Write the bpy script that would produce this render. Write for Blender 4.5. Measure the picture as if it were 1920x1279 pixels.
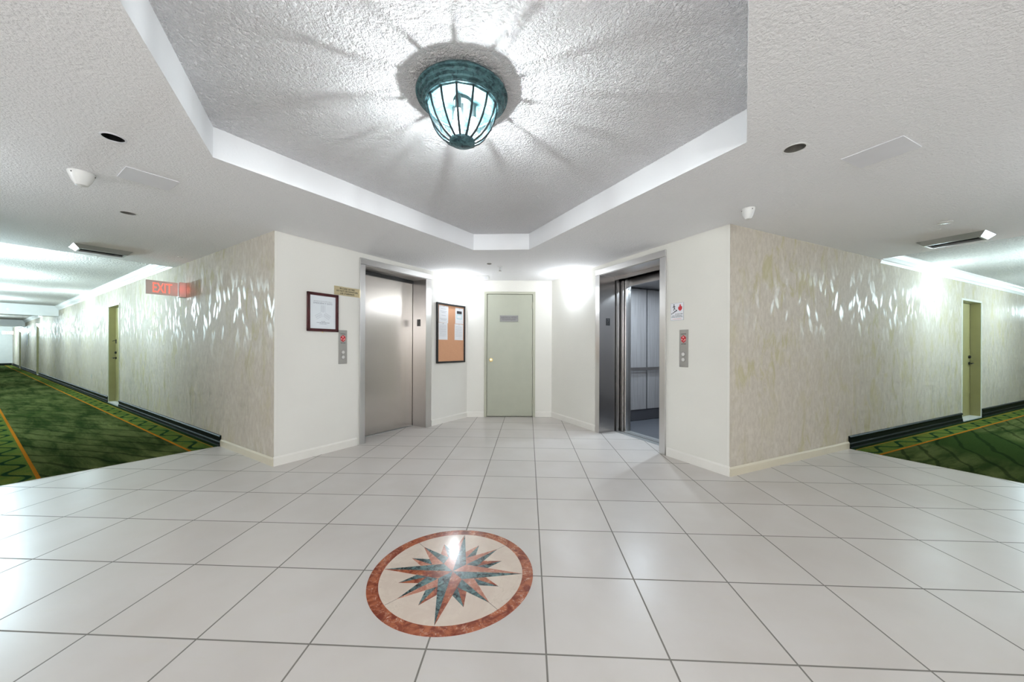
import bpy, bmesh, math, random
from mathutils import Vector, Matrix
random.seed(7)
for o in list(bpy.data.objects): bpy.data.objects.remove(o)
SC = bpy.context.scene
COL = SC.collection
PI = math.pi

# ------------------------------------------------------------------ camera
cd = bpy.data.cameras.new('camera')
cam = bpy.data.objects.new('camera', cd); COL.objects.link(cam)
cd.sensor_width = 36.0
cd.lens = 36.0 * 664.52 / 1920.0
cd.shift_y = 12.98 / 1920.0
cd.clip_start = 0.02; cd.clip_end = 200
cam.matrix_world = (Matrix.Translation((-0.0773, -1.4612, 1.2588)) @ Matrix.Rotation(0.04636, 4, 'Z')
                    @ Matrix.Rotation(-0.003543, 4, 'Y') @ Matrix.Rotation(PI / 2, 4, 'X'))
SC.camera = cam

# ------------------------------------------------------------------ world, light levels, exposure
w = bpy.data.worlds.new('world'); SC.world = w; w.use_nodes = True
w.node_tree.nodes['Background'].inputs[0].default_value = (0.8, 0.85, 0.9, 1)
w.node_tree.nodes['Background'].inputs[1].default_value = 0.0
SC.view_settings.view_transform = 'Standard'
SC.view_settings.look = 'None'
SC.view_settings.gamma = 1.0
SC.view_settings.use_curve_mapping = False
SC.view_settings.exposure = 0.09
SC.cycles.use_denoising = True
try: SC.cycles.denoiser = 'OPENIMAGEDENOISE'
except Exception: pass
SC.cycles.use_adaptive_sampling = True
SC.cycles.adaptive_threshold = 0.06
SC.cycles.adaptive_min_samples = 12
SC.cycles.max_bounces = 9
SC.cycles.diffuse_bounces = 5
SC.cycles.glossy_bounces = 4
SC.cycles.transparent_max_bounces = 12
SC.cycles.sample_clamp_indirect = 6.0
SC.cycles.caustics_reflective = False
SC.cycles.caustics_refractive = False
BULB = 13.0           # watts of each of the three bulbs in the ceiling lamp
SCONCE = 20.0          # watts of each wall sconce
COOL = (0.74, 0.95, 1.0)
NEUT = (0.90, 0.95, 1.0)
REAR = 208.0           # watts of each unseen fill lamp added behind the camera

def light(name, kind, loc, energy, color, size=0.03, parent=None, rot=None, **k):
    d = bpy.data.lights.new(name, kind); d.energy = energy; d.color = color
    if kind in ('POINT', 'SPOT'): d.shadow_soft_size = size
    if kind == 'AREA': d.shape = 'DISK'; d.size = size
    for a, b in k.items(): setattr(d, a, b)
    o = bpy.data.objects.new(name, d); COL.objects.link(o); o.location = loc
    if rot: o.rotation_euler = rot
    if parent: o.parent = parent
    return o

# ------------------------------------------------------------------ helpers: meshes
class MB:
    def __init__(s): s.bm = bmesh.new()
    def box(s, a, b, bev=0.0):
        bm = s.bm
        c = [(a[i] + b[i]) / 2 for i in range(3)]; d = [abs(b[i] - a[i]) for i in range(3)]
        r = bmesh.ops.create_cube(bm, size=1.0, matrix=Matrix.Translation(c) @ Matrix.Diagonal((d[0], d[1], d[2], 1)))
        if bev > 0:
            es = list({e for v in r['verts'] for e in v.link_edges})
            bmesh.ops.bevel(bm, geom=es, offset=bev, segments=2, affect='EDGES', profile=0.6)
        return s
    def prism(s, pts, z0, z1, mat=None):           # polygon in xy, extruded in z
        bm = s.bm; n = len(pts)
        lo = [bm.verts.new((p[0], p[1], z0)) for p in pts]; hi = [bm.verts.new((p[0], p[1], z1)) for p in pts]
        bm.faces.new(lo[::-1]); bm.faces.new(hi)
        for i in range(n): bm.faces.new((lo[i], lo[(i + 1) % n], hi[(i + 1) % n], hi[i]))
        if mat is not None: bmesh.ops.transform(bm, matrix=mat, verts=lo + hi)
        return s
    def extrude_x(s, prof, x0, x1):                # profile (y,z) extruded along x
        bm = s.bm; n = len(prof)
        A = [bm.verts.new((x0, p[0], p[1])) for p in prof]; B = [bm.verts.new((x1, p[0], p[1])) for p in prof]
        bm.faces.new(A); bm.faces.new(B[::-1])
        for i in range(n): bm.faces.new((A[(i + 1) % n], A[i], B[i], B[(i + 1) % n]))
        return s
    def lathe(s, prof, seg=48, c=(0, 0, 0), a0=0.0, a1=2 * PI, closed=False, mat=None):   # (r,z) about z
        bm = s.bm; full = abs(a1 - a0 - 2 * PI) < 1e-6
        m = seg if full else seg + 1; rings = []; allv = []
        for k in range(m):
            a = a0 + (a1 - a0) * k / seg
            ring = [bm.verts.new((c[0] + r * math.cos(a), c[1] + r * math.sin(a), c[2] + z)) for r, z in prof]
            rings.append(ring); allv += ring
        for k in range(seg):
            A = rings[k]; B = rings[(k + 1) % m]
            for i in range(len(prof) - (0 if closed else 1)):
                j = (i + 1) % len(prof)
                bm.faces.new((A[i], B[i], B[j], A[j]))
        if mat is not None: bmesh.ops.transform(bm, matrix=mat, verts=allv)
        bmesh.ops.remove_doubles(bm, verts=bm.verts, dist=1e-6)
        return s
    def cyl(s, c, r, d, axis='Z', seg=24, r2=None):
        rot = {'Z': Matrix.Identity(4), 'Y': Matrix.Rotation(PI / 2, 4, 'X'), 'X': Matrix.Rotation(PI / 2, 4, 'Y')}[axis]
        bmesh.ops.create_cone(s.bm, cap_ends=True, segments=seg, radius1=r, radius2=r if r2 is None else r2, depth=d,
                              matrix=Matrix.Translation(c) @ rot)
        return s
    def sphere(s, c, r, sc=(1, 1, 1), u=16, v=10):
        bmesh.ops.create_uvsphere(s.bm, u_segments=u, v_segments=v, radius=r, matrix=Matrix.Translation(c) @ Matrix.Diagonal((*sc, 1)))
        return s
    def tube(s, pts, r, seg=8):
        bm = s.bm; P = [Vector(p) for p in pts]; rings = []
        for i, p in enumerate(P):
            d = (P[min(i + 1, len(P) - 1)] - P[max(i - 1, 0)]).normalized()
            up = Vector((0, 0, 1)) if abs(d.z) < 0.9 else Vector((1, 0, 0))
            u = d.cross(up).normalized(); v = u.cross(d)
            rings.append([bm.verts.new(p + r * (math.cos(2 * PI * k / seg) * u + math.sin(2 * PI * k / seg) * v)) for k in range(seg)])
        for A, B in zip(rings, rings[1:]):
            for k in range(seg): bm.faces.new((A[k], A[(k + 1) % seg], B[(k + 1) % seg], B[k]))
        bm.faces.new(rings[0][::-1]); bm.faces.new(rings[-1])
        return s
    def build(s, name, mat, parent=None, smooth=False, label=None, bevel=0.0):
        bmesh.ops.recalc_face_normals(s.bm, faces=s.bm.faces)
        me = bpy.data.meshes.new(name); s.bm.to_mesh(me); s.bm.free()
        me.materials.append(mat)
        if smooth:
            for p in me.polygons: p.use_smooth = True
            me.set_sharp_from_angle(angle=math.radians(35))
        o = bpy.data.objects.new(name, me); COL.objects.link(o)
        if parent: o.parent = parent
        if label: o['label'] = label
        if bevel:
            b = o.modifiers.new('b', 'BEVEL'); b.width = bevel; b.segments = 2; b.limit_method = 'ANGLE'
        return o

class Frame:      # a wall plane: x to the right along the wall, y into the wall, z up (room is at y < 0)
    def __init__(s, p, ang):
        s.p = Vector((p[0], p[1], 0)); s.a = math.radians(ang)
        s.m = Matrix.Translation(s.p) @ Matrix.Rotation(s.a, 4, 'Z')
    def at(s, x, y, z): return s.m @ Vector((x, y, z))

def thing(name, label, cat, fr=None, pos=(0, 0, 0), rz=0.0, group=None):
    o = bpy.data.objects.new(name, None); COL.objects.link(o); o.empty_display_size = 0.05
    if fr: o.location = fr.at(*pos); o.rotation_euler = (0, 0, fr.a + rz)
    else: o.location = pos; o.rotation_euler = (0, 0, rz)
    o['label'] = label; o['category'] = cat
    if group: o['group'] = group
    return o
def tag(o, label, cat, fr=None, pos=(0, 0, 0), rz=0.0, group=None):
    if fr: o.location = fr.at(*pos); o.rotation_euler = (0, 0, fr.a + rz)
    o['label'] = label; o['category'] = cat
    if group: o['group'] = group
    return o
def struct(o, fr=None):
    o['kind'] = 'structure'
    if fr: o.matrix_world = fr.m
    return o
def dup(root, fr, pos, label, rz=0.0, group=None):
    r = root.copy(); COL.objects.link(r); r.location = fr.at(*pos); r.rotation_euler = (0, 0, fr.a + rz); r['label'] = label
    if group: r['group'] = group
    for ch in list(root.children):
        c = ch.copy(); COL.objects.link(c); c.parent = r
        for g in list(ch.children):
            d = g.copy(); COL.objects.link(d); d.parent = c
    return r
def lettering(txts, mat, parent, name='lettering', depth=0.0008):
    """txts: (string, x, z, height, width or None, y); faces -y. One mesh."""
    bm = bmesh.new()
    for t in txts:
        s, x, z, h, wd, y = t
        c = bpy.data.curves.new('t', 'FONT'); c.body = s; c.align_x = 'CENTER'; c.align_y = 'CENTER'; c.extrude = depth; c.resolution_u = 3
        ob = bpy.data.objects.new('t', c); COL.objects.link(ob)
        me = bpy.data.meshes.new_from_object(ob.evaluated_get(bpy.context.evaluated_depsgraph_get()))
        xs = [v.co.x for v in me.vertices]; ys = [v.co.y for v in me.vertices]
        cx, cy = (min(xs) + max(xs)) / 2, (min(ys) + max(ys)) / 2
        sy = h / (max(ys) - min(ys)); sx = sy if not wd else wd / (max(xs) - min(xs))
        me.transform(Matrix.Translation((x, y, z)) @ Matrix.Rotation(PI / 2, 4, 'X') @ Matrix.Diagonal((sx, sy, 1, 1)) @ Matrix.Translation((-cx, -cy, 0)))
        bm.from_mesh(me); bpy.data.objects.remove(ob); bpy.data.meshes.remove(me); bpy.data.curves.remove(c)
    me = bpy.data.meshes.new(name); bm.to_mesh(me); bm.free(); me.materials.append(mat)
    o = bpy.data.objects.new(name, me); COL.objects.link(o); o.parent = parent
    return o
def bars(rows, mat, parent, y, name='print', t=0.0006):   # rows: x0,x1,zc,h  -- unreadable print as thin strokes
    m = MB()
    for x0, x1, z, h in rows:
        x = x0
        while x < x1 - 1e-6:
            L = min(random.uniform(.010, .026), x1 - x); m.box((x, y - t, z - h / 2), (x + L, y, z + h / 2)); x += L + .005
    return m.build(name, mat, parent)

# ------------------------------------------------------------------ helpers: materials
class NT:
    def __init__(s, name):
        s.m = bpy.data.materials.new(name); s.m.use_nodes = True; s.t = s.m.node_tree; s.n = s.t.nodes; s.l = s.t.links
        s.b = s.n['Principled BSDF']; s.out = s.n['Material Output']
        s.tc = s.n.new('ShaderNodeTexCoord')
    def link(s, a, b): s.l.new(a, b)
    def math(s, op, a, b=None, c=None, clamp=False):
        n = s.n.new('ShaderNodeMath'); n.operation = op; n.use_clamp = clamp
        for i, v in enumerate((a, b, c)):
            if v is None: continue
            if isinstance(v, (int, float)): n.inputs[i].default_value = v
            else: s.link(v, n.inputs[i])
        return n.outputs[0]
    def map(s, scale=(1, 1, 1), rot=(0, 0, 0), loc=(0, 0, 0), src='Object'):
        n = s.n.new('ShaderNodeMapping'); n.inputs['Scale'].default_value = scale; n.inputs['Rotation'].default_value = rot; n.inputs['Location'].default_value = loc
        s.link(s.tc.outputs[src], n.inputs[0]); return n.outputs[0]
    def map2(s, rot, scale, loc=(0, 0, 0)):      # turn first, then stretch
        n = s.n.new('ShaderNodeMapping'); n.inputs['Scale'].default_value = scale; n.inputs['Location'].default_value = loc
        s.link(s.map(rot=rot), n.inputs[0]); return n.outputs[0]
    def noise(s, vec, scale, detail=4, rough=.5, dist=0.0):
        n = s.n.new('ShaderNodeTexNoise'); n.inputs['Scale'].default_value = scale; n.inputs['Detail'].default_value = detail
        n.inputs['Roughness'].default_value = rough; n.inputs['Distortion'].default_value = dist
        s.link(vec, n.inputs['Vector']); return n.outputs['Fac']
    def vor(s, vec, scale, feat='F1', out='Distance', rnd=1.0):
        n = s.n.new('ShaderNodeTexVoronoi'); n.feature = feat; n.inputs['Scale'].default_value = scale; n.inputs['Randomness'].default_value = rnd
        s.link(vec, n.inputs['Vector']); return n.outputs[out]
    def ramp(s, fac, stops):
        n = s.n.new('ShaderNodeValToRGB'); e = n.color_ramp.elements
        for i, (p, c) in enumerate(stops):
            if i > 1: e.new(p)
            e[i].position = p; e[i].color = (*c, 1) if len(c) == 3 else c
        s.link(fac, n.inputs[0]); return n.outputs[0]
    def sstep(s, v, a, b):
        n = s.n.new('ShaderNodeMapRange'); n.interpolation_type = 'SMOOTHSTEP'; n.inputs[1].default_value = a; n.inputs[2].default_value = b
        s.link(v, n.inputs[0]); return n.outputs[0]
    def mix(s, f, a, b):
        n = s.n.new('ShaderNodeMix'); n.data_type = 'RGBA'
        for i, v in ((0, f), (6, a), (7, b)):
            if isinstance(v, (int, float)): n.inputs[i].default_value = v
            elif isinstance(v, tuple): n.inputs[i].default_value = (*v, 1)
            else: s.link(v, n.inputs[i])
        return n.outputs[2]
    def xyz(s, vec):
        n = s.n.new('ShaderNodeSeparateXYZ'); s.link(vec, n.inputs[0]); return n.outputs
    def bump(s, h, strength, dist=0.01):
        n = s.n.new('ShaderNodeBump'); n.inputs['Strength'].default_value = strength; n.inputs['Distance'].default_value = dist
        s.link(h, n.inputs['Height']); s.link(n.outputs[0], s.b.inputs['Normal']); return n
    def col(s, c):
        if isinstance(c, tuple): s.b.inputs['Base Color'].default_value = (*c, 1)
        else: s.link(c, s.b.inputs['Base Color'])
    def rough(s, r):
        if isinstance(r, (int, float)): s.b.inputs['Roughness'].default_value = r
        else: s.link(r, s.b.inputs['Roughness'])

def plain(name, c, r=.6, metal=0.0, var=.06, sc=6.0, bump=0.0, bsc=80.0, emit=None, estr=0.0):
    n = NT(name); f = n.noise(n.map(), sc, 3)
    n.col(n.mix(f, tuple(max(0, x * (1 - var)) for x in c), tuple(min(1, x * (1 + var)) for x in c)))
    n.rough(r); n.b.inputs['Metallic'].default_value = metal
    if bump: n.bump(n.noise(n.map(), bsc, 3), bump, .004)
    if emit: n.b.inputs['Emission Color'].default_value = (*emit, 1); n.b.inputs['Emission Strength'].default_value = estr
    return n.m

def mat_tile():
    n = NT('ceramic_tile'); o = n.tc.outputs['Object']; x, y, z = n.xyz(o)
    fx = n.math('FRACT', n.math('DIVIDE', n.math('ADD', x, 50.0), .5)); fy = n.math('FRACT', n.math('DIVIDE', n.math('ADD', y, 50.0), .5))
    ex = n.math('MINIMUM', fx, n.math('SUBTRACT', 1.0, fx)); ey = n.math('MINIMUM', fy, n.math('SUBTRACT', 1.0, fy))
    e = n.math('MULTIPLY', n.math('MINIMUM', ex, ey), .5)             # metres to the joint
    tile = n.sstep(e, .0028, .0048)
    cx = n.math('FLOOR', n.math('DIVIDE', n.math('ADD', x, 50.0), .5)); cy = n.math('FLOOR', n.math('DIVIDE', n.math('ADD', y, 50.0), .5))
    cb = n.n.new('ShaderNodeCombineXYZ'); n.link(cx, cb.inputs[0]); n.link(cy, cb.inputs[1])
    wn = n.n.new('ShaderNodeTexWhiteNoise'); n.link(cb.outputs[0], wn.inputs[0])
    va = n.n.new('ShaderNodeVectorMath'); va.operation = 'ADD'; n.link(o, va.inputs[0]); n.link(wn.outputs['Color'], va.inputs[1])
    cl = n.noise(va.outputs[0], 2.2, 4, .5, .3); c2 = n.noise(n.map((5, 18, 1)), 1.4, 5, .6, .3)
    base = n.mix(n.sstep(cl, .2, .8), (.585, .55, .525), (.52, .478, .445))
    base = n.mix(n.math('MULTIPLY', n.sstep(c2, .52, .75), .32), base, (.55, .51, .44))
    base = n.mix(n.math('MULTIPLY', wn.outputs['Value'], .3), base, (.59, .55, .51))
    n.col(n.mix(tile, (.17, .155, .135), base))
    n.rough(n.math('ADD', n.math('MULTIPLY', n.noise(n.map(), 5, 2), .05), n.mix(tile, (.62,) * 3, (.28,) * 3)))
    n.bump(tile, .3, .002)
    n.b.inputs['IOR'].default_value = 1.48
    return n.m
def mat_paint(name, c, bump=.25, sc=130.0, var=.03):
    n = NT(name); f = n.noise(n.map(), 2.3, 4)
    n.col(n.mix(f, tuple(x * (1 - var) for x in c), tuple(min(1, x * (1 + var)) for x in c))); n.rough(.52)
    n.bump(n.noise(n.map((1, 1, .8)), sc, 3, .6), bump, .004); return n.m
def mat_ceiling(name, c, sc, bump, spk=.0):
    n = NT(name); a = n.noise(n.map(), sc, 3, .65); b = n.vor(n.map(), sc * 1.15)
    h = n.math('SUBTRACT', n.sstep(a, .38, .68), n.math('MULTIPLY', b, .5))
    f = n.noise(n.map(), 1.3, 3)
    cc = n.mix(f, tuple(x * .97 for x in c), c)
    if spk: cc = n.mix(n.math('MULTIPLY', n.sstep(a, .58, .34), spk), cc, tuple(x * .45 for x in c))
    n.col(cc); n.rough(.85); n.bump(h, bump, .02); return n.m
def mat_faux():
    n = NT('pearl_plaster'); v = n.map((1, 1, .42))
    blot = n.noise(v, 6.5, 5, .62, .9); zone = n.noise(n.map((.5, .5, .5)), 1.1, 2)
    mask = n.math('MULTIPLY', n.sstep(blot, .48, .66), n.sstep(zone, .34, .58))
    fine = n.noise(n.map((1, 1, .5)), 26, 4, .6, .6)
    base = n.mix(n.sstep(fine, .35, .65), (.48, .43, .365), (.55, .50, .43))
    n.col(n.mix(n.math('MULTIPLY', mask, .7), base, (.43, .385, .21)))
    # trowel strokes: long cells leaning both ways, smoother than the ground
    s1 = n.vor(n.map2((0, .32, 0), (9.5, 9.5, 3.3)), 1.0, out='Distance'); s2 = n.vor(n.map2((0, -.30, 0), (10.5, 10.5, 3.1), (3.1, 0, 1.7)), 1.0, out='Distance')
    st = n.math('MAXIMUM', n.sstep(s1, .40, .20), n.sstep(s2, .36, .18))
    n.rough(n.math('SUBTRACT', .60, n.math('MULTIPLY', st, .30)))
    n.link(n.math('ADD', .06, n.math('MULTIPLY', st, .24)), n.b.inputs['Specular IOR Level'])
    hh = n.math('ADD', n.math('MULTIPLY', st, .10), n.math('MULTIPLY', n.noise(v, 16, 4, .6, .6), .6))
    n.bump(hh, .16, .006)
    return n.m
def mat_carpet(W=1.69):
    n = NT('patterned_carpet'); o = n.tc.outputs['Object']; x, y, z = n.xyz(o)
    d0 = n.math('MULTIPLY', y, -1.0); d = n.math('MINIMUM', d0, n.math('SUBTRACT', W, d0))
    nz = n.noise(n.map(), 260, 3, .6)
    big = n.noise(n.map((.5, 3.0, 1)), 1.6, 6, .65, .4)
    field = n.mix(n.sstep(big, .35, .68), (.030, .050, .015), (.122, .145, .050))
    gr = n.noise(n.map((.35, .35, 1)), 1.0, 2)
    field = n.mix(n.sstep(gr, .5, .66), field, (.034, .060, .016))
    wv = n.n.new('ShaderNodeTexWave'); wv.wave_type = 'BANDS'; wv.inputs['Scale'].default_value = 1.05; wv.inputs['Distortion'].default_value = 5.0
    wv.inputs['Detail'].default_value = 3.0; wv.inputs['Detail Scale'].default_value = .8
    n.link(n.map((.8, 1.6, 1), (0, 0, .9)), wv.inputs[0])
    vein = n.sstep(wv.outputs['Fac'], .10, .015)
    field = n.mix(n.math('MULTIPLY', vein, .55), field, (.006, .012, .006))
    band = n.mix(n.sstep(n.noise(n.map(), 5, 3), .4, .6), (.095, .150, .032), (.135, .165, .032))
    wav = n.math('MULTIPLY', n.math('SINE', n.math('MULTIPLY', x, 2 * PI / .58)), .062)
    dl = n.math('ABSOLUTE', n.math('SUBTRACT', n.math('SUBTRACT', d, .19), wav))
    band = n.mix(n.sstep(dl, .028, .014), band, (.016, .046, .020))
    inb = n.math('MULTIPLY', n.sstep(d, .083, .087), n.sstep(d, .302, .298))
    c = n.mix(inb, field, band)
    c = n.mix(n.sstep(d, .078, .074), c, (.018, .040, .016))
    for p, wd, cc in ((.082, .007, (.36, .20, .03)), (.300, .013, (.42, .155, .015))):
        c = n.mix(n.sstep(n.math('ABSOLUTE', n.math('SUBTRACT', d, p)), wd + .002, wd - .002), c, cc)
    c = n.mix(n.math('MULTIPLY', n.sstep(nz, .62, .35), .45), c, (.008, .014, .006))
    n.col(c); n.rough(1.0); n.b.inputs['Specular IOR Level'].default_value = .0
    n.bump(nz, .6, .004); return n.m
def mat_steel(name, c=(.50, .47, .44), r=.27, vert=True, aniso=.7):
    n = NT(name); s = n.noise(n.map((1, 1, 160) if not vert else (160, 160, 1)), 2.0, 3, .6)
    n.col(n.mix(s, tuple(x * .985 for x in c), c)); n.b.inputs['Metallic'].default_value = 1.0
    n.rough(n.math('ADD', n.math('MULTIPLY', s, .012), r - .006))
    n.b.inputs['Anisotropic'].default_value = aniso
    tg = n.n.new('ShaderNodeTangent'); tg.direction_type = 'RADIAL'; tg.axis = 'Z'; n.link(tg.outputs[0], n.b.inputs['Tangent'])
    n.b.inputs['Anisotropic Rotation'].default_value = 0.0 if vert else .25
    return n.m
def mat_marble(name, a, b, vein, sc=14.0):
    n = NT(name); f = n.noise(n.map(), sc, 6, .65, 1.2); v = n.noise(n.map((1, 1, 1), (0, 0, .5)), sc * .55, 5, .6, 2.2)
    c = n.mix(n.sstep(f, .36, .64), a, b)
    line = n.sstep(n.math('ABSOLUTE', n.math('SUBTRACT', v, .5)), .008, .003)
    c = n.mix(n.math('MULTIPLY', line, n.sstep(f, .42, .6)), c, vein)
    n.col(c); n.rough(.13); return n.m
def mat_glass_panel():
    n = NT('frosted_blue_glass'); n.n.remove(n.b)
    tr = n.n.new('ShaderNodeBsdfTransparent'); tr.inputs[0].default_value = (.86, .95, .97, 1)
    tl = n.n.new('ShaderNodeBsdfTranslucent'); tl.inputs[0].default_value = (.45, .86, .94, 1)
    gl = n.n.new('ShaderNodeBsdfGlossy'); gl.inputs['Roughness'].default_value = .3
    f = n.noise(n.map((1, 1, .6)), 24, 4, .6)
    m1 = n.n.new('ShaderNodeMixShader'); n.link(n.math('MULTIPLY', n.math('ADD', f, .5), .006), m1.inputs[0]); n.link(tr.outputs[0], m1.inputs[1]); n.link(tl.outputs[0], m1.inputs[2])
    m2 = n.n.new('ShaderNodeMixShader'); m2.inputs[0].default_value = .0015; n.link(m1.outputs[0], m2.inputs[1]); n.link(gl.outputs[0], m2.inputs[2])
    n.link(m2.outputs[0], n.out.inputs[0]); return n.m
def mat_bulbglass():
    n = NT('frosted_bulb_glass'); n.n.remove(n.b)
    tr = n.n.new('ShaderNodeBsdfTransparent'); tl = n.n.new('ShaderNodeBsdfTranslucent')
    m = n.n.new('ShaderNodeMixShader'); n.link(n.math('ADD', n.math('MULTIPLY', n.noise(n.map(), 40), .01), .01), m.inputs[0])
    n.link(tr.outputs[0], m.inputs[1]); n.link(tl.outputs[0], m.inputs[2]); n.link(m.outputs[0], n.out.inputs[0]); return n.m
def mat_verdigris():
    n = NT('verdigris_metal'); f = n.noise(n.map((1, 1, 2.5)), 30, 5, .7, .8)
    n.col(n.mix(n.sstep(f, .38, .62), (.022, .055, .065), (.085, .19, .21))); n.rough(.5); n.b.inputs['Metallic'].default_value = .35
    n.bump(f, .3, .002); return n.m
def mat_emit(name, c, s, sc=20):
    n = NT(name); n.col(tuple(min(1, x) for x in c)); n.b.inputs['Emission Color'].default_value = (*c, 1)
    f = n.noise(n.map(), sc, 2); n.link(n.math('MULTIPLY', n.math('ADD', n.math('MULTIPLY', f, .1), .95), s), n.b.inputs['Emission Strength'])
    return n.m
def mat_bowl():
    n = NT('lit_alabaster_bowl'); n.col((.85, .85, .84)); n.b.inputs['Emission Color'].default_value = (1, .99, .97, 1)
    f = n.noise(n.map(), 14, 4, .6, 1.0); n.link(n.math('ADD', n.math('MULTIPLY', f, 2.0), 3.6), n.b.inputs['Emission Strength'])
    tr = n.n.new('ShaderNodeBsdfTransparent'); tr.inputs[0].default_value = (.95, .97, 1, 1)
    m = n.n.new('ShaderNodeMixShader'); m.inputs[0].default_value = .82
    n.link(n.b.outputs[0], m.inputs[1]); n.link(tr.outputs[0], m.inputs[2]); n.link(m.outputs[0], n.out.inputs[0]); return n.m
def mat_laminate():
    n = NT('pale_wood_laminate'); f = n.noise(n.map((60, 60, 1.2)), 1.5, 4, .6)
    n.col(n.mix(n.sstep(f, .35, .65), (.26, .25, .25), (.33, .32, .325))); n.rough(.4); return n.m
def mat_cork():
    n = NT('cork'); f = n.noise(n.map(), 120, 4, .7); n.col(n.mix(f, (.50, .25, .14), (.72, .40, .24))); n.rough(.9); n.bump(f, .3, .002); return n.m

M = dict(callsteel=plain('call_plate_steel', (.40, .39, .365), .42, .55, .05), pan=plain('dark_teal_pan', (.006, .010, .011), .8), sub=plain('concrete_subfloor', (.10, .11, .09), .9),
    tile=mat_tile(), cream=mat_paint('cream_wall_paint', (.75, .735, .69)), cream_rough=mat_paint('textured_cream_wall_paint', (.75, .735, .68), .55, 60),
    trim=plain('cream_gloss_trim', (.77, .75, .70), .35), trim_beige=plain('beige_trim', (.60, .54, .42), .4), white=plain('white_trim', (.80, .80, .79), .4),
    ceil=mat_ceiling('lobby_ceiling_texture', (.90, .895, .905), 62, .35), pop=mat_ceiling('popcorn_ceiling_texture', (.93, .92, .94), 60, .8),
    pop2=mat_ceiling('coarse_popcorn_texture', (.68, .66, .63), 38, .8, .35), traywall=mat_paint('tray_side_paint', (.82, .82, .84), .25, 60),
    faux=mat_faux(), carpet=mat_carpet(), base=plain('dark_green_gloss_base', (.0025, .006, .004), .5, var=.3),
    steel=mat_steel('brushed_steel', (.60, .56, .52)), steel_h=mat_steel('brushed_steel_header', (.74, .73, .72), .36, vert=False), steel_dark=mat_steel('dark_brushed_steel', (.40, .38, .37), .30),
    steel_lt=mat_steel('light_brushed_steel', (.70, .69, .68), .32), cabmetal=mat_steel('cab_ceiling_metal', (.32, .32, .33), .35, aniso=.3),
    door=plain('sage_door_paint', (.40, .41, .325), .42, bump=.05, bsc=30), olive=plain('olive_door_paint', (.30, .275, .12), .4, var=.15, sc=4), jamb=plain('door_frame_paint', (.42, .42, .33), .4),
    paleframe=plain('pale_door_frame_paint', (.66, .67, .60), .35),
    brass=plain('polished_brass', (.80, .62, .30), .22, 1.0, .1), brassplate=plain('brass_plate', (.70, .60, .38), .33, 1.0, .15, 12), silverplate=plain('silver_plate', (.15, .145, .14), .36, .3, .1),
    black=plain('black_plastic', (.012, .012, .013), .4), dark=plain('dark_void', (.004, .004, .004), .8), speck=plain('black_can_lining', (.010, .010, .010), .45, var=.5, sc=300),
    greycan=plain('grey_can_lining', (.22, .21, .19), .7, var=.2, sc=200), ink=plain('black_ink', (.03, .03, .035), .6), inkgrey=plain('grey_ink', (.30, .31, .36), .7),
    inklt=plain('light_grey_ink', (.50, .51, .55), .7), paper=plain('white_paper', (.80, .81, .84), .7), paper_blue=plain('cool_white_paper', (.74, .78, .82), .7),
    mahog=plain('mahogany_frame', (.055, .008, .010), .22, var=.3, sc=20), cork=mat_cork(), red=plain('red_enamel', (.50, .02, .03), .4), pink=plain('pale_red_print', (.75, .42, .40), .5),
    cyan=plain('cyan_print', (.35, .65, .68), .6), plastic=plain('white_plastic', (.66, .655, .635), .4), plate=plain('access_plate_paint', (.80, .80, .84), .45),
    marblered=mat_marble('rosso_marble', (.17, .030, .016), (.40, .125, .058), (.66, .48, .38)), marblegreen=mat_marble('verde_marble', (.006, .010, .014), (.12, .205, .205), (.24, .32, .32), 26),
    marblepink=mat_marble('salmon_marble', (.36, .13, .085), (.52, .24, .165), (.72, .58, .48)), marblecream=mat_marble('cream_marble', (.62, .51, .43), (.68, .58, .49), (.56, .46, .38), 6),
    grout=plain('dark_joint', (.12, .10, .09), .7), glass=mat_glass_panel(), verd=mat_verdigris(), came=plain('dark_teal_came', (.006, .016, .020), .5, .0), bulbglass=mat_bulbglass(),
    bowl=mat_bowl(), sill=plain('white_marble_sill', (.70, .70, .71), .25, var=.1),
    laminate=mat_laminate(), cabfloor=plain('cab_vinyl_floor', (.10, .105, .12), .35, var=.15), cabdark=plain('cab_base_panel', (.085, .085, .095), .4, .3), led=mat_emit('lit_led_disc', (.75, .90, 1.0), 60),
    exitred=mat_emit('lit_red_letters', (1.0, .17, .12), 1.0), exitpanel=plain('exit_acrylic', (.66, .56, .52), .25), exithouse=plain('exit_housing', (.62, .50, .46), .35),
    alum=plain('satin_aluminium', (.55, .56, .56), .35, .7), outlet=plain('outlet_plate', (.50, .52, .47), .4), rubber=plain('black_lip', (.02, .02, .02), .5))

M['base'].node_tree.nodes['Principled BSDF'].inputs['Specular IOR Level'].default_value = .12
# ------------------------------------------------------------------ plan
LC = (-2.758, 2.159); BL = (-1.197, 4.952); BR = (.348, 5.052); RC = (1.904, 2.126)
WL = Frame(LC, -30.2)                    # left corridor wall, x runs from the corridor (negative) to the corner (0)
EL = Frame(LC, math.degrees(math.atan2(BL[1] - LC[1], BL[0] - LC[0])))
BK = Frame(BL, math.degrees(math.atan2(BR[1] - BL[1], BR[0] - BL[0])))
ER = Frame(BR, math.degrees(math.atan2(RC[1] - BR[1], RC[0] - BR[0])))
RW = Frame(RC, 27.9)                     # right corridor wall, x runs away from the corner
WD = Frame((0, 0), 0)
EL_L, BK_L, ER_L = 3.20, 1.548, 3.314
H = 2.49; HT = 2.69; HL = 2.64; HR = 2.58; CW = 1.69
LEND = -36.5; REND = 15.0
NLc = WL.at(-1.50, -CW, 0); NRc = RW.at(2.37, -CW, 0)      # near corners of both corridors
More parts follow.
